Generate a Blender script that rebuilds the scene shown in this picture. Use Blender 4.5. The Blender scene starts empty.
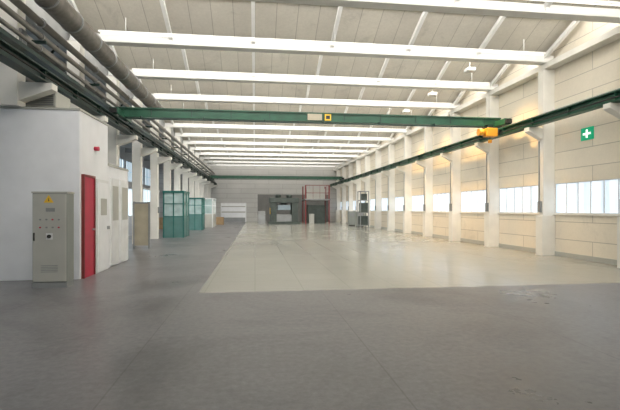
import bpy, bmesh, math, random
from mathutils import Vector, Matrix
random.seed(4)
scene=bpy.context.scene
try:
    scene.view_settings.view_transform='Standard'
    scene.view_settings.look='None'
except Exception: pass
scene.view_settings.exposure=0.0

# ---------------------------------------------------------------- materials
def newmat(name):
    m=bpy.data.materials.new(name); m.use_nodes=True
    nt=m.node_tree; b=nt.nodes['Principled BSDF']
    return m,nt,b
def mat(name,col,rough=0.6,metal=0.0,var=0.08,scale=3.0,spec=0.5,bump=0.0):
    m,nt,b=newmat(name)
    tc=nt.nodes.new('ShaderNodeNewGeometry')
    n=nt.nodes.new('ShaderNodeTexNoise'); n.inputs['Scale'].default_value=scale; n.inputs['Detail'].default_value=6
    nt.links.new(tc.outputs['Position'],n.inputs['Vector'])
    r=nt.nodes.new('ShaderNodeValToRGB')
    r.color_ramp.elements[0].position=0.3; r.color_ramp.elements[1].position=0.7
    r.color_ramp.elements[0].color=(*[c*(1-var) for c in col],1)
    r.color_ramp.elements[1].color=(*[min(1,c*(1+var)) for c in col],1)
    nt.links.new(n.outputs['Fac'],r.inputs['Fac']); nt.links.new(r.outputs['Color'],b.inputs['Base Color'])
    b.inputs['Roughness'].default_value=rough; b.inputs['Metallic'].default_value=metal
    b.inputs['Specular IOR Level'].default_value=spec
    return m
def emat(name,col,strength,base=None,stripe=None,lo=.5):
    m,nt,b=newmat(name)
    b.inputs['Base Color'].default_value=(*(base or col),1)
    b.inputs['Roughness'].default_value=0.3
    b.inputs['Emission Color'].default_value=(*col,1)
    b.inputs['Emission Strength'].default_value=strength
    if stripe:
        g=nt.nodes.new('ShaderNodeNewGeometry'); s=nt.nodes.new('ShaderNodeSeparateXYZ')
        nt.links.new(g.outputs['Position'],s.inputs[0])
        n=nt.nodes.new('ShaderNodeTexNoise'); n.noise_dimensions='1D'; n.inputs['Scale'].default_value=1.0; n.inputs['Detail'].default_value=4
        mm=nt.nodes.new('ShaderNodeMath'); mm.operation='MULTIPLY'; mm.inputs[1].default_value=stripe
        nt.links.new(s.outputs['Y'],mm.inputs[0]); nt.links.new(mm.outputs[0],n.inputs['W'])
        r=nt.nodes.new('ShaderNodeValToRGB')
        r.color_ramp.elements[0].position=0.38; r.color_ramp.elements[1].position=0.58
        r.color_ramp.elements[0].color=(col[0]*lo,col[1]*(lo+.06),col[2]*(lo+.1),1); r.color_ramp.elements[1].color=(*col,1)
        nt.links.new(n.outputs['Fac'],r.inputs['Fac']); nt.links.new(r.outputs['Color'],b.inputs['Emission Color'])
    return m
def brickmat(name,c1,c2,mortar,bw,bh,ms,plane,rough=0.7,noise=0.15,nscale=0.6,bump=0.15,offset=0.5,spec=0.4,fine=.7,rvar=.09,stain=0,sscale=.9,smin=.56,smax=.70):
    m,nt,b=newmat(name); L=nt.links.new
    g=nt.nodes.new('ShaderNodeNewGeometry'); s=nt.nodes.new('ShaderNodeSeparateXYZ'); c=nt.nodes.new('ShaderNodeCombineXYZ')
    L(g.outputs['Position'],s.inputs[0]); L(s.outputs[plane[0]],c.inputs[0]); L(s.outputs[plane[1]],c.inputs[1])
    br=nt.nodes.new('ShaderNodeTexBrick'); br.offset=offset
    br.inputs['Scale'].default_value=1; br.inputs['Brick Width'].default_value=bw; br.inputs['Row Height'].default_value=bh
    br.inputs['Mortar Size'].default_value=ms; br.inputs['Mortar Smooth'].default_value=0.3
    br.inputs['Color1'].default_value=(*c1,1); br.inputs['Color2'].default_value=(*c2,1); br.inputs['Mortar'].default_value=(*mortar,1)
    L(c.outputs[0],br.inputs['Vector'])
    n=nt.nodes.new('ShaderNodeTexNoise'); n.inputs['Scale'].default_value=nscale; n.inputs['Detail'].default_value=9; n.inputs['Roughness'].default_value=0.62
    L(g.outputs['Position'],n.inputs['Vector'])
    mr=nt.nodes.new('ShaderNodeMapRange'); mr.inputs['From Min'].default_value=0.3; mr.inputs['From Max'].default_value=0.7
    mr.inputs['To Min'].default_value=1-noise; mr.inputs['To Max'].default_value=1+noise
    L(n.outputs['Fac'],mr.inputs['Value'])
    n2=nt.nodes.new('ShaderNodeTexNoise'); n2.inputs['Scale'].default_value=14; n2.inputs['Detail'].default_value=8; n2.inputs['Roughness'].default_value=0.7
    L(g.outputs['Position'],n2.inputs['Vector'])
    mr2=nt.nodes.new('ShaderNodeMapRange'); mr2.inputs['From Min'].default_value=0.3; mr2.inputs['From Max'].default_value=0.7
    mr2.inputs['To Min'].default_value=1-noise*fine; mr2.inputs['To Max'].default_value=1+noise*fine
    L(n2.outputs['Fac'],mr2.inputs['Value'])
    mu=nt.nodes.new('ShaderNodeMath'); mu.operation='MULTIPLY'; L(mr.outputs[0],mu.inputs[0]); L(mr2.outputs[0],mu.inputs[1])
    out=mu
    if stain:
        n3=nt.nodes.new('ShaderNodeTexNoise'); n3.inputs['Scale'].default_value=sscale; n3.inputs['Detail'].default_value=10; n3.inputs['Roughness'].default_value=.7; n3.inputs['Distortion'].default_value=.8
        L(g.outputs['Position'],n3.inputs['Vector'])
        m3=nt.nodes.new('ShaderNodeMapRange'); m3.inputs['From Min'].default_value=smin; m3.inputs['From Max'].default_value=smax
        m3.inputs['To Min'].default_value=1; m3.inputs['To Max'].default_value=1-stain
        L(n3.outputs['Fac'],m3.inputs['Value'])
        out=nt.nodes.new('ShaderNodeMath'); out.operation='MULTIPLY'; L(mu.outputs[0],out.inputs[0]); L(m3.outputs[0],out.inputs[1])
    vm=nt.nodes.new('ShaderNodeVectorMath'); vm.operation='SCALE'
    L(br.outputs['Color'],vm.inputs[0]); L(out.outputs[0],vm.inputs['Scale'])
    L(vm.outputs[0],b.inputs['Base Color'])
    b.inputs['Roughness'].default_value=rough; b.inputs['Specular IOR Level'].default_value=spec
    if rvar:
        rr=nt.nodes.new('ShaderNodeMapRange'); rr.inputs['From Min'].default_value=0.3; rr.inputs['From Max'].default_value=0.7
        rr.inputs['To Min'].default_value=rough-rvar; rr.inputs['To Max'].default_value=rough+rvar
        L(n.outputs['Fac'],rr.inputs['Value']); L(rr.outputs[0],b.inputs['Roughness'])
    if bump:
        bp=nt.nodes.new('ShaderNodeBump'); bp.inputs['Strength'].default_value=bump; bp.inputs['Distance'].default_value=0.02; bp.invert=True
        L(br.outputs['Fac'],bp.inputs['Height']); L(bp.outputs['Normal'],b.inputs['Normal'])
    return m

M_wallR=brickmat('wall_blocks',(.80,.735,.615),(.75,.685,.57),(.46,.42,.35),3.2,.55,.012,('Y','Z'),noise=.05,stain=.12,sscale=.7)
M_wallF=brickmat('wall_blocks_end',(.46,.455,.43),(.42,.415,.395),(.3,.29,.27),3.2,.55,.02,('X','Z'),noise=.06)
M_white=mat('white_plaster',(.82,.83,.85),.7,var=.03)
M_col=mat('column_paint',(.80,.78,.72),.55,var=.06,scale=2)
M_ceil=brickmat('roof_panels',(.56,.53,.46),(.52,.49,.43),(.35,.33,.28),.6,30,.012,('X','Y'),noise=.1,offset=0,stain=.2)
M_truss=mat('truss_paint',(.80,.80,.775),.5,var=.05)
M_raft=mat('rafter_paint',(.74,.73,.69),.5,var=.05)
M_lside=mat('side_girder_paint',(.42,.43,.43),.6,var=.15,scale=1.5)
M_green=mat('crane_green',(.015,.08,.045),.4,var=.2)
M_dgreen=mat('dark_green',(.010,.032,.026),.45,var=.2)
M_orange=mat('hoist_orange',(.80,.36,.03),.4)
M_yellow=mat('sign_yellow',(.80,.50,.04),.5)
M_black=mat('black',(.02,.02,.02),.5)
M_steel=mat('steel',(.35,.36,.36),.4,.7)
M_duct=mat('duct_insulation',(.20,.185,.165),.5,.4,var=.25,scale=8)
M_pipe=mat('pipe_grey',(.24,.23,.21),.5,.2,var=.15)
M_cab=mat('cabinet_grey',(.44,.44,.40),.45,var=.04)
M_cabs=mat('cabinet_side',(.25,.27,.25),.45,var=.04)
M_red=mat('door_red',(.50,.02,.06),.4,var=.1)
M_dred=mat('dark_red',(.20,.03,.03),.5,var=.1)
M_teal=mat('teal_paint',(.02,.15,.13),.4,var=.1)
M_tglass=mat('teal_panel',(.40,.52,.52),.2,var=.15)
M_tlow=mat('teal_lower_panel',(.10,.22,.21),.4,var=.1)
M_tan=mat('tan_panel',(.40,.36,.27),.5,var=.1)
M_exit=emat('sign_green',(.0,.30,.14),.6)
M_exitw=emat('sign_white',(.9,.95,.9),.8)
M_frame=mat('window_frame',(.72,.73,.73),.5)
M_winR=emat('window_glow',(.76,.87,1.0),1.0,base=(.55,.6,.65),stripe=3.1,lo=.62)
M_sky=emat('shed_glazing',(1,.975,.94),7.2)
M_skyn=emat('shed_glazing_dim',(1,.975,.94),3.2)  # glow set weaker to darken the near and far ends of the hall
M_winL=emat('window_left',(.75,.9,1.0),1.1,stripe=1.7)
M_tube=emat('fluorescent_tube',(1,.97,.9),1.0)
M_blue=mat('machine_blue',(.22,.28,.31),.4)
M_mach=mat('machine_darkgreen',(.045,.06,.052),.45,var=.3)
M_grey=mat('grey_paint',(.25,.26,.26),.5)
M_dark=mat('dark_opening',(.15,.15,.14),.7)
M_wood=mat('pallet_wood',(.32,.22,.12),.8,var=.2)

M_fd=brickmat('floor_asphalt_slabs',(.205,.203,.213),(.195,.193,.202),(.15,.148,.152),2.4,9.6,.009,('X','Y'),rough=.34,noise=.20,nscale=.5,offset=0.5,bump=.0,spec=.5,fine=1.1,stain=.34,sscale=.45,smin=.48,smax=.66)
M_fl=brickmat('floor_light_concrete',(.385,.38,.335),(.375,.37,.325),(.315,.31,.27),.9,.9,.010,('X','Y'),rough=.19,noise=.05,nscale=.3,offset=0,bump=0,spec=.6,rvar=0.02,stain=.10,sscale=.4)

# ---------------------------------------------------------------- builder
class B:
    def __init__(s,name): s.name=name; s.bm=bmesh.new(); s.mats=[]
    def mi(s,m):
        if m not in s.mats: s.mats.append(m)
        return s.mats.index(m)
    def box(s,x0,x1,y0,y1,z0,z1,m,bev=0):
        vs=[s.bm.verts.new(p) for p in [(x0,y0,z0),(x1,y0,z0),(x1,y1,z0),(x0,y1,z0),(x0,y0,z1),(x1,y0,z1),(x1,y1,z1),(x0,y1,z1)]]
        i=s.mi(m); fs=[]
        for f in [(0,3,2,1),(4,5,6,7),(0,1,5,4),(1,2,6,5),(2,3,7,6),(3,0,4,7)]:
            fc=s.bm.faces.new([vs[k] for k in f]); fc.material_index=i; fs.append(fc)
        if bev:
            es=list({e for f in fs for e in f.edges})
            r=bmesh.ops.bevel(s.bm,geom=es,offset=bev,segments=2,affect='EDGES',profile=.5)
            for f in r['faces']: f.material_index=i
        return s
    def bar(s,p,q,w,h,m,up=(0,0,1)):
        p=Vector(p);q=Vector(q);d=(q-p).normalized();u=Vector(up)
        if abs(d.dot(u))>.98:u=Vector((0,1,0))
        r=d.cross(u).normalized()*w/2; t=r.cross(d).normalized()*h/2
        i=s.mi(m); a=[s.bm.verts.new(p+k) for k in (-r-t,r-t,r+t,-r+t)]; b=[s.bm.verts.new(q+k) for k in (-r-t,r-t,r+t,-r+t)]
        for k in range(4):
            s.bm.faces.new([a[k],a[(k+1)%4],b[(k+1)%4],b[k]]).material_index=i
        s.bm.faces.new(a[::-1]).material_index=i; s.bm.faces.new(b).material_index=i
        return s
    def cyl(s,p,q,r,m,n=16,r2=None):
        p=Vector(p);q=Vector(q);d=(q-p).normalized();u=Vector((0,0,1)) if abs(d.z)<.9 else Vector((1,0,0))
        x=d.cross(u).normalized();y=d.cross(x);i=s.mi(m);r2=r if r2 is None else r2
        a=[];b=[]
        for k in range(n):
            t=2*math.pi*k/n;o=x*math.cos(t)+y*math.sin(t)
            a.append(s.bm.verts.new(p+o*r));b.append(s.bm.verts.new(q+o*r2))
        for k in range(n):
            f=s.bm.faces.new([a[k],a[(k+1)%n],b[(k+1)%n],b[k]]);f.material_index=i;f.smooth=True
        s.bm.faces.new(a[::-1]).material_index=i; s.bm.faces.new(b).material_index=i
        return s
    def poly(s,pts,m,th=None):
        i=s.mi(m)
        f=s.bm.faces.new([s.bm.verts.new(p) for p in pts]);f.material_index=i
        if th:
            r=bmesh.ops.extrude_face_region(s.bm,geom=[f])
            bmesh.ops.translate(s.bm,verts=[v for v in r['geom'] if isinstance(v,bmesh.types.BMVert)],vec=Vector(th))
            for g in r['geom']:
                if isinstance(g,bmesh.types.BMFace): g.material_index=i
            for ff in list({ff for v in f.verts for ff in v.link_faces}) : ff.material_index=i
        return s
    def done(s):
        bmesh.ops.recalc_face_normals(s.bm,faces=s.bm.faces)
        me=bpy.data.meshes.new(s.name); s.bm.to_mesh(me); s.bm.free()
        for m in s.mats: me.materials.append(m)
        o=bpy.data.objects.new(s.name,me); scene.collection.objects.link(o); return o

XR=9.6; XL=-11.0; Y0=-7.0; Y1=50.2; S=3.2; YK=[12.9+S*k for k in range(-6,12)]
# ---------------------------------------------------------------- floor
b=B('floor')
b.box(XL-.2,XR+.2,Y0-.2,Y1+.2,-.2,-.05,M_fd)
b.box(XL,-1.0,Y0,Y1,-.05,0,M_fd); b.box(-1.0,XR,Y0,7.85,-.05,0,M_fd)
b.box(-1.0,XR,7.85,Y1,-.05,0,M_fl)
b.done()
# ---------------------------------------------------------------- right wall with window band
WZ0,WZ1=1.36,2.32
b=B('wall_right')
b.box(XR,XR+.2,Y0,Y1,0,WZ0,M_wallR); b.box(XR,XR+.2,Y0,Y1,WZ1,6.6,M_wallR)
for y in YK: b.box(XR,XR+.2,y-.13,y+.13,WZ0,WZ1,M_wallR)
b.box(XR,XR+.2,Y0,YK[0]-.13,WZ0,WZ1,M_wallR)
b.done()
def winR(n,y0,y1):
    b=B('window_%d'%n)
    b.box(XR+.04,XR+.06,y0,y1,WZ0,WZ1,M_winR)
    f=.03
    b.box(XR+.01,XR+.04,y0,y1,WZ0,WZ0+f,M_frame); b.box(XR+.01,XR+.04,y0,y1,WZ1-f,WZ1,M_frame)
    k=6
    for i in range(k+1):
        y=y0+(y1-y0-f)*i/k
        b.box(XR+.015,XR+.04,y,y+f,WZ0+f,WZ1-f,M_frame)
    b.box(XR-.06,XR+.04,y0,y1,WZ0-.05,WZ0-.001,M_col)
    b.done()
n=1
for i in range(len(YK)):
    y0=YK[i]+.13; y1=(YK[i+1]-.13) if i+1<len(YK) else Y1-.05
    winR(n,y0,y1); n+=1
b=B('trim_1'); b.box(XR-.35,XR-.001,Y0,Y1,6.02,6.2,M_col); b.done()
b=B('baseboard_right'); b.box(XR-.03,XR-.001,Y0,Y1,0,.14,M_cab); b.done()
# end walls, left wall
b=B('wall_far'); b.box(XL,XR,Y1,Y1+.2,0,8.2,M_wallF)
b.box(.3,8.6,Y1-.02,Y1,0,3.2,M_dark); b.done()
b=B('wall_near'); b.box(XL,XR,Y0-.2,Y0,0,8.2,M_lside); b.done()
b=B('wall_left')
b.box(XL-.2,XL,Y0,Y1,0,1.2,M_white); b.box(XL-.2,XL,Y0,Y1,2.8,3.9,M_white); b.box(XL-.2,XL,Y0,Y1,5.7,6.8,M_white)
for y in YK: b.box(XL-.2,XL,y-.25,y+.25,1.2,2.8,M_white); b.box(XL-.2,XL,y-.25,y+.25,3.9,5.7,M_white)
b.done()
for i in range(1,len(YK)):
    y0=YK[i-1]+.25;y1=YK[i]-.25
    b=B('window_%d'%n); n+=1
    for z0,z1 in ((1.2,2.8),(3.9,5.7)):
        b.box(XL-.12,XL-.10,y0,y1,z0,z1,M_winL)
        for j in range(5):
            y=y0+(y1-y0-.05)*j/4; b.box(XL-.1,XL-.03,y,y+.05,z0,z1,M_frame)
        for j in range(3):
            z=z0+(z1-z0-.05)*j/2; b.box(XL-.09,XL-.035,y0,y1,z,z+.05,M_frame)
    b.done()
# ---------------------------------------------------------------- ceiling (sheds)
b=B('ceiling')
for y in YK+[Y1+1.1]:
    yb=y-S
    b.poly([(-5.2,y+.15,6.5),(XR+.2,y+.15,6.5),(XR+.2,yb+.33,7.9),(-5.2,yb+.33,7.9)],M_ceil,(0,0,.08))
    b.poly([(-5.2,yb+.12,7.9),(XR+.2,yb+.12,7.9),(XR+.2,yb+.40,7.9),(-5.2,yb+.40,7.9)],M_ceil,(0,0,.08))
b.box(-5.4,-5.2,Y0,Y1,6.0,8.0,M_lside); b.box(XR,XR+.2,Y0,Y1,6.6,8.0,M_wallR)
b.box(XL-.2,-5.4,Y0,Y1,6.7,6.85,M_lside)
for y in YK: b.box(XL,-5.4,y-.1,y+.1,6.35,6.7,M_lside)
b.done()
for y in YK:
    b=B('window_%d'%n); n+=1
    b.box(-5.1,XR-.05,y+.20,y+.22,6.62,7.86,M_skyn if (y<4 or y>36) else M_sky)
    for j in range(13):
        x=-5.1+j*(XR+5.0)/12.0; b.box(x,x+.05,y+.225,y+.27,6.62,7.86,M_frame)
    b.done()
for y in YK:
    b=B('roof_beam')
    b.box(-5.15,XR-.01,y-.15,y+.15,6.22,6.27,M_truss)
    b.box(-5.15,XR-.01,y-.09,y+.09,6.27,6.46,M_truss)
    for x in (-4.7,-2.4,-.05,2.3,4.7,7.0,9.3):
        b.bar((x,y-.05,6.40),(x,y-1.55,7.02),.10,.13,M_truss)
        b.bar((x,y-1.45,7.0),(x,y-1.45,7.22),.12,.12,M_raft)
        b.box(x-.04,x+.04,y-.13,y+.13,6.27,6.46,M_truss)
    for t in (.5,):
        yy=y+.15-(S-.18)*t; z=6.5+1.4*t-.05
        b.box(-5.15,XR-.01,yy-.06,yy+.06,z-.08,z+.03,M_raft)
    b.done()
for y in YK:
    b=B('fluorescent_light_strip')
    yy=y-.62
    b.box(-4.2,8.9,yy-.04,yy+.04,6.29,6.34,M_truss)
    b.cyl((-4.15,yy,6.27),(8.85,yy,6.27),.018,M_tube,8)
    for x in (-3.5,2.3,8.2): b.cyl((x,yy,6.34),(x,yy,6.72),.012,M_truss,6)
    b.done()
# ---------------------------------------------------------------- columns
for i,y in enumerate(YK):
    b=B('column')
    b.box(XR-.40,XR-.001,y-.13,y+.13,0,6.0,M_col)
    b.box(XR-.46,XR-.001,y-.17,y+.17,0,1.3,M_col,.01)
    b.poly([(XR-.40,y-.11,3.75),(XR-.40,y-.11,4.13),(XR-.9,y-.11,4.13),(XR-.9,y-.11,4.0)],M_col,(0,.22,0))
    b.box(XR-.47,XR-.40,y-.07,y+.07,1.4,1.75,M_grey)
    b.cyl((XR-.42,y+.05,1.75),(XR-.42,y+.05,3.7),.018,M_grey,6)
    b.box(XR-.16,XR-.04,y+.2,y+.34,.6,1.2,M_grey)
    b.done()
for i,y in enumerate(YK):
    b=B('column')
    z0=3.645 if abs(y-9.7)<.1 else 0
    b.box(-5.2,-4.85,y-.16,y+.16,z0,6.2,M_col)
    b.poly([(-4.85,y-.13,3.75),(-4.85,y-.13,4.13),(-4.2,y-.13,4.13),(-4.2,y-.13,4.0)],M_col,(0,.26,0))
    b.box(-4.85,-4.79,y-.1,y+.1,z0+1.3,z0+1.6,M_grey)
    b.done()
# ---------------------------------------------------------------- crane rails
def rail(x,m,side):
    b=B('crane_rail')
    b.box(x-.12,x+.12,Y0+.1,Y1-.1,4.135,4.165,m); b.box(x-.015,x+.015,Y0+.1,Y1-.1,4.165,4.37,m); b.box(x-.12,x+.12,Y0+.1,Y1-.1,4.37,4.40,m)
    b.box(x-.03,x+.03,Y0+.1,Y1-.1,4.40,4.45,M_steel)
    y=Y0+.5
    while y<Y1-.5: b.box(x-.11,x+.11,y-.01,y+.01,4.165,4.37,m); y+=1.6
    b.cyl((x+side*.16,Y0+.1,4.22),(x+side*.16,Y1-.1,4.22),.02,M_black,8)
    b.done()
RL,RR=-4.4,8.85
rail(RL,M_dgreen,1); rail(RR,M_green,-1)
def crane(y,hx):
    e=bpy.data.objects.new('overhead_crane',None); scene.collection.objects.link(e)
    b=B('bridge_girder')
    b.box(RL-.1,RR+.1,y-.15,y+.15,4.53,4.57,M_green); b.box(RL-.1,RR+.1,y-.12,y+.12,4.57,4.80,M_green); b.box(RL-.1,RR+.1,y-.16,y+.16,4.80,4.84,M_green)
    x=RL+1
    while x<RR-.5: b.box(x-.01,x+.01,y-.145,y+.145,4.57,4.80,M_dgreen); x+=1.3
    b.box(RL+.3,RR-.3,y-.35,y-.31,4.42,4.46,M_dgreen)
    x=RL+.7
    while x<RR-.3: b.box(x,x+.03,y-.35,y-.1,4.46,4.54,M_dgreen); x+=2
    b.done().parent=e
    for x in (RL,RR):
        b=B('end_carriage'); b.box(x-.13,x+.13,y-.75,y+.75,4.5,4.70,M_green,.01)
        for s in(-.55,.55): b.cyl((x-.08,y+s,4.56),(x+.08,y+s,4.56),.11,M_steel,18)
        b.box(x-.1,x+.1,y-.83,y-.75,4.52,4.66,M_black); b.done().parent=e
    if hx is not None:
        b=B('hoist'); b.box(hx-.1,hx+.32,y-.5,y-.2,4.10,4.40,M_orange,.02); b.cyl((hx-.35,y-.35,4.26),(hx-.1,y-.35,4.26),.12,M_orange,18)
        b.box(hx,hx+.2,y-.4,y-.25,4.40,4.54,M_dgreen)
        b.cyl((hx+.32,y-.35,4.26),(hx+.45,y-.35,4.26),.1,M_black,18)
        b.cyl((hx+.1,y-.35,4.12),(hx+.1,y-.35,3.98),.012,M_black,6); b.box(hx+.05,hx+.15,y-.4,y-.3,3.88,3.99,M_orange)
        b.done().parent=e
        b=B('load_sign'); b.box(2.4,2.62,y-.18,y-.165,4.57,4.79,M_yellow); b.box(1.8,2.3,y-.18,y-.165,4.57,4.79,M_tan); b.box(2.44,2.58,y-.183,y-.18,4.62,4.74,M_black); b.done().parent=e
crane(14.9,8.3); crane(43.6,None)
# ---------------------------------------------------------------- duct and pipes
b=B('ventilation_duct')
dx,dz=-4.15,5.78
b.cyl((dx,Y0+.1,dz),(dx,19.5,dz),.24,M_duct,24)
y=Y0+.6
while y<19.4: b.cyl((dx,y,dz),(dx,y+.05,dz),.26,M_steel,24); y+=1.2
b.cyl((dx,19.3,dz),(dx-.5,19.9,dz),.24,M_duct,24); 
b.done()
for (x,z,r) in ((-4.62,5.55,.08),(-4.62,5.25,.06),(-4.65,4.98,.045),(-5.5,5.6,.12),(-5.65,5.2,.08),(-5.55,4.7,.06),(-6.3,5.9,.15)):
    b=B('wall_pipe'); b.cyl((x,Y0+.1,z),(x,Y1-.1,z),r,M_pipe,12)
    y=Y0+1
    while y<Y1-1: b.cyl((x,y,z),(x,y+.04,z),r*1.35,M_steel,12); y+=3.2
    b.done()
b=B('cable_tray')
b.box(-4.84,-4.8,Y0+.1,Y1-.1,4.75,4.85,M_dgreen); b.box(-4.84,-4.6,Y0+.1,Y1-.1,4.73,4.75,M_dgreen); b.box(-4.62,-4.6,Y0+.1,Y1-.1,4.75,4.82,M_dgreen); b.done()
b=B('pipe_rack')
for y in YK:
    yy=y+.17
    b.box(-6.6,-4.45,yy,yy+.06,5.05,5.11,M_dgreen); b.box(-6.6,-6.54,yy,yy+.06,5.11,6.34,M_dgreen); b.bar((-6.5,yy+.03,5.1),(-5.45,yy+.03,6.3),.05,.05,M_dgreen)
b.done()
# ---------------------------------------------------------------- white block room
b=B('office_block')
b.box(-10.8,-3.7,9.7,11.46,0,3.6,M_white,.01)
b.box(-10.8,-3.68,9.68,11.48,3.6,3.64,M_cab)
b.box(-4.72,-3.7,11.46,13.2,0,2.6,M_white,.01); b.box(-4.74,-3.68,11.47,13.22,2.6,2.66,M_cab)
b.box(-3.7,-3.66,11.6,12.25,.05,2.3,M_frame); b.box(-3.7,-3.66,12.4,13.1,.05,2.3,M_frame)
b.box(-3.665,-3.65,12.5,13.0,1.2,2.1,M_cab); b.box(-3.665,-3.65,11.7,12.15,1.2,2.1,M_cab)
b.done()
b=B('door_1')
b.box(-3.70,-3.64,9.78,9.83,0,2.25,M_dred);b.box(-3.70,-3.64,10.40,10.45,0,2.25,M_dred);b.box(-3.70,-3.64,9.83,10.40,2.2,2.25,M_dred)
b.box(-3.70,-3.66,9.83,10.40,.0,2.2,M_red)
b.box(-3.66,-3.60,10.30,10.34,1.02,1.06,M_steel); b.box(-3.62,-3.60,10.2,10.34,1.03,1.05,M_steel)
b.done()
b=B('door_2')
b.box(-3.70,-3.65,10.55,11.35,0,2.2,M_frame); b.box(-3.65,-3.63,10.62,11.28,.03,2.13,M_white); b.box(-3.63,-3.62,10.75,11.15,1.35,1.75,M_cab); b.box(-3.63,-3.57,11.18,11.22,1.0,1.08,M_steel)
b.done()
b=B('alarm_beacon'); b.cyl((-3.699,10.55,2.9),(-3.6,10.55,2.9),.05,M_red,14); b.done()
b=B('unit_heater')
b.box(-5.15,-4.3,10.0,10.75,3.72,4.08,M_cab,.02); 
for i in range(6): b.box(-5.1,-4.35,9.98,10.0,3.76+i*.045,3.78+i*.045,M_grey)
for x in(-5.1,-4.4): b.box(x,x+.06,10.1,10.7,3.64,3.72,M_grey)
b.done()
# ---------------------------------------------------------------- electrical cabinet
b=B('electrical_cabinet')
x0,x1,y0,y1=-4.18,-3.56,8.72,9.05
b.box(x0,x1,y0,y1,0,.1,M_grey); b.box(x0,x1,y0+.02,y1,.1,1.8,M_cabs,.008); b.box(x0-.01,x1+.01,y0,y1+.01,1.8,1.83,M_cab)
b.box(x0+.015,x1-.015,y0,y0+.03,.12,1.79,M_cab,.006)
cx=(x0+x1)/2
b.box(x0+.03,x0+.05,y0-.02,y0,.9,1.05,M_black)
b.poly([(cx-.1,y0-.004,1.62),(cx+.08,y0-.004,1.62),(cx-.01,y0-.004,1.77)],M_yellow)
b.poly([(cx-.02,y0-.006,1.65),(cx+.0,y0-.006,1.65),(cx-.01,y0-.006,1.72)],M_black)
b.box(cx-.06,cx+.1,y0-.008,y0,1.45,1.52,M_grey)
for zz in (1.3,1.15):
    for k in range(4): b.cyl((x0+.15+k*.11,y0+.001,zz),(x0+.15+k*.11,y0-.02,zz),.015,M_grey if (k+int(zz*100))%3 else M_red,10)
b.cyl((cx,y0,.98),(cx,y0-.03,.98),.035,M_black,14); b.box(cx-.06,cx+.06,y0-.005,y0,.92,1.04,M_frame)
for k in range(5): b.box(cx-.15,cx+.15,y0-.004,y0,.3+k*.03,.31+k*.03,M_grey)
b.done()
# ---------------------------------------------------------------- first aid sign: white cross with four corner marks on green
b=B('first_aid_sign')
X=XR-.03
yc,zc=11.38,3.69
b.box(X,XR-.001,yc-.23,yc+.23,zc-.18,zc+.18,M_exit)
q=X-.005
b.box(q,X,yc-.035,yc+.035,zc-.12,zc+.12,M_exitw); b.box(q,X,yc-.15,yc-.035,zc-.03,zc+.03,M_exitw); b.box(q,X,yc+.035,yc+.15,zc-.03,zc+.03,M_exitw)
b.done()
# ---------------------------------------------------------------- cabins
def cabin(name,x0,x1,y0,y1,h,nx,ny,mf,mg,ml):
    b=B(name)
    b.box(x0+.03,x1-.03,y0+.03,y1-.03,1.0,h-.05,mg)
    b.box(x0,x1,y0,y1,0,1.1,ml); b.box(x0-.03,x1+.03,y0-.03,y1+.03,h-.1,h,mf)
    for i in range(nx+1):
        x=x0+(x1-x0-.05)*i/nx; b.box(x,x+.05,y0-.01,y0+.06,0,h-.1,mf); b.box(x,x+.05,y1-.06,y1+.01,0,h-.1,mf)
    for i in range(ny+1):
        y=y0+(y1-y0-.05)*i/ny; b.box(x0-.01,x0+.06,y,y+.05,0,h-.1,mf); b.box(x1-.06,x1+.01,y,y+.05,0,h-.1,mf)
    b.box(x0-.005,x1+.005,y0-.005,y1+.005,1.08,1.13,mf); b.box(x0-.005,x1+.005,y0-.005,y1+.005,1.75,1.79,mf)
    b.done()
cabin('workshop_cabin',-4.75,-3.7,23.2,25.0,2.45,2,2,M_teal,M_tglass,M_tlow)
cabin('workshop_cabin',-4.75,-3.7,31.2,32.6,2.3,2,2,M_teal,M_tglass,M_tlow)
cabin('foreman_office',-9.5,-6.2,25.0,29.0,2.7,4,4,M_frame,M_winL,M_white)
cabin('foreman_office',-4.75,-3.4,35.5,38.5,2.4,2,3,M_frame,M_tglass,M_cab)
b=B('partition_screen')
b.box(-4.5,-4.0,16.9,16.96,.12,1.7,M_tan)
for x in(-4.55,-4.0): b.box(x,x+.05,16.88,16.98,0,1.78,M_grey)
b.box(-4.5,-4.0,16.88,16.98,1.7,1.76,M_grey); b.done()
b=B('storage_cabinet'); b.box(-8.0,-6.2,18.2,18.9,.08,2.0,M_cab,.01); b.box(-8.0,-6.2,18.25,18.85,0,.08,M_black); b.box(-7.11,-7.09,18.19,18.2,.12,1.95,M_black); b.box(-7.05,-7.02,18.17,18.2,1,1.15,M_steel); b.box(-7.18,-7.15,18.17,18.2,1,1.15,M_steel); b.done()
def pallets(x,y,k):
    b=B('pallet_stack')
    for j in range(k):
        z=j*.144
        for yy in (y,y+.35,y+.7): b.box(x,x+1.2,yy,yy+.1,z,z+.12,M_wood)
        for i in range(7): b.box(x+i*.17,x+i*.17+.12,y,y+.8,z+.12,z+.142,M_wood)
    b.done()
pallets(-7.5,33,6); pallets(-4.2,42,5)
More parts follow.
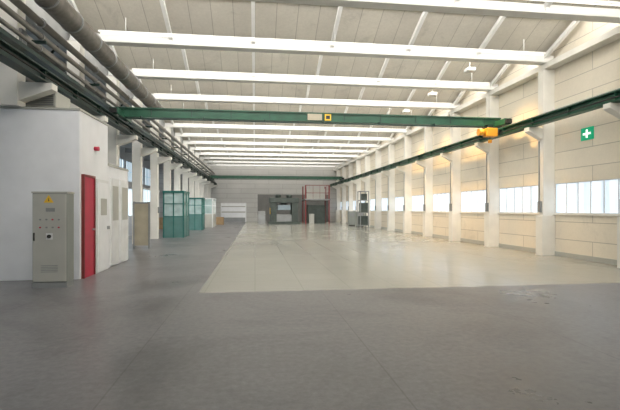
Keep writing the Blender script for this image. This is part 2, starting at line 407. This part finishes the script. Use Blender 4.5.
# ---------------------------------------------------------------- far end
b=B('door_3')
b.box(-3.9,-1.0,Y1-.06,Y1-.001,0,2.2,M_frame)
for i in range(9): b.box(-3.8,-1.1,Y1-.08,Y1-.06,.6+i*.16,.73+i*.16,M_cab if i%4==3 else M_white)
b.box(-3.8,-1.1,Y1-.08,Y1-.06,.02,.5,M_grey); b.done()
b=B('press_machine')
yy=42.0
b.box(1.3,4.4,yy,yy+2.4,0,.25,M_mach); b.box(1.5,2.1,yy+.2,yy+2,.25,2.5,M_mach,.03); b.box(3.6,4.2,yy+.2,yy+2,.25,2.5,M_mach,.03)
b.box(1.4,4.3,yy+.1,yy+2.1,2.1,2.6,M_mach,.04); b.box(2.1,3.6,yy+.4,yy+1.8,.25,.95,M_grey,.02); b.box(2.2,3.5,yy+.4,yy+1.8,1.4,1.9,M_blue,.03)
b.cyl((2.85,yy+1.1,1.9),(2.85,yy+1.1,2.1),.3,M_steel,20); b.cyl((2.3,yy+1,2.6),(2.3,yy+1,2.95),.28,M_mach,20); b.cyl((3.4,yy+1,2.6),(3.4,yy+1,2.95),.28,M_mach,20)
b.box(1.45,1.5,yy+.3,yy+.8,1.0,1.6,M_yellow); b.done()
b=B('control_desk'); b.box(.3,1.0,42.2,42.8,0,.9,M_grey); b.poly([(.3,42.2,.9),(.3,42.8,.9),(.3,42.8,1.3)],M_grey,(.7,0,0)); b.done()
b=B('steel_platform')
for x in(5.0,7.4):
    for y in (43,45.5): b.box(x,x+.12,y,y+.12,0,3.9,M_dred)
b.box(4.95,7.6,42.95,45.7,2.4,2.52,M_grey)
for z in(3.1,3.86): b.box(5,7.54,43.02,43.08,z,z+.05,M_dred)
for k in range(4): b.box(5.1+k*.7,5.13+k*.7,43.02,43.05,2.52,3.86,M_dred)
b.box(5.3,7.2,44,45.4,2.52,3.6,M_cab); b.box(5.4,7.2,44,45.4,0,1.9,M_mach); b.box(5.5,6.0,43.5,43.9,0,1.0,M_cab)
b.done()
b=B('storage_rack')
for x in(7.5,8.1):
    for y in(30.2,31.0): b.box(x,x+.06,y,y+.06,0,2.8,M_grey)
for z in(.3,1.2,2.1,2.74): b.box(7.5,8.16,30.2,31.06,z,z+.05,M_grey)
b.box(7.55,8.1,30.3,30.95,.35,1.0,M_mach); b.box(7.6,8.1,30.3,30.95,1.25,1.95,M_mach); b.box(7.65,8.05,30.35,30.9,2.15,2.6,M_mach); b.done()
for y in (34.5,37.5):
    b=B('machine_cabinet'); b.box(8.3,8.9,y,y+.6,.08,1.3,M_cabs,.01); b.box(8.35,8.85,y+.05,y+.55,0,.08,M_black); b.box(8.4,8.8,y-.006,y,.8,1.15,M_grey); b.done()
# added warm spots in invented housings, to make a glow on the right wall
for i,y in enumerate((14.2,17.4,20.6,23.8)):
    e=bpy.data.objects.new('added_glow_lamp',None); scene.collection.objects.link(e)
    b=B('added_lamp_housing'); b.box(7.3,7.6,y-.15,y+.15,6.3,6.42,M_truss,.02); b.cyl((7.45,y,6.42),(7.45,y,6.95),.015,M_truss,6); b.done().parent=e
    ld=bpy.data.lights.new('added_glow_spot','SPOT'); ld.energy=620; ld.color=(1,.60,.22); ld.spot_size=math.radians(80); ld.spot_blend=1; ld.shadow_soft_size=.15
    lo=bpy.data.objects.new('added_glow_spot',ld); scene.collection.objects.link(lo); lo.parent=e; lo.location=(7.5,y,6.18)
    lo.rotation_euler=(Vector((9.6,y,2.6))-Vector((7.5,y,6.18))).to_track_quat('-Z','Y').to_euler()
# ---------------------------------------------------------------- world and camera
w=bpy.data.worlds.new('World'); scene.world=w; w.use_nodes=True
w.node_tree.nodes['Background'].inputs[0].default_value=(.8,.9,1,1); w.node_tree.nodes['Background'].inputs[1].default_value=1
f=430.0
cd=bpy.data.cameras.new('camera'); co=bpy.data.objects.new('camera',cd); scene.collection.objects.link(co)
cd.sensor_fit='HORIZONTAL'; cd.sensor_width=36; cd.lens=36*f/620; cd.shift_y=4/620; cd.clip_end=300
co.location=(0,0,1.5); co.rotation_euler=(math.radians(90),0,-math.atan(55/f))
scene.camera=co
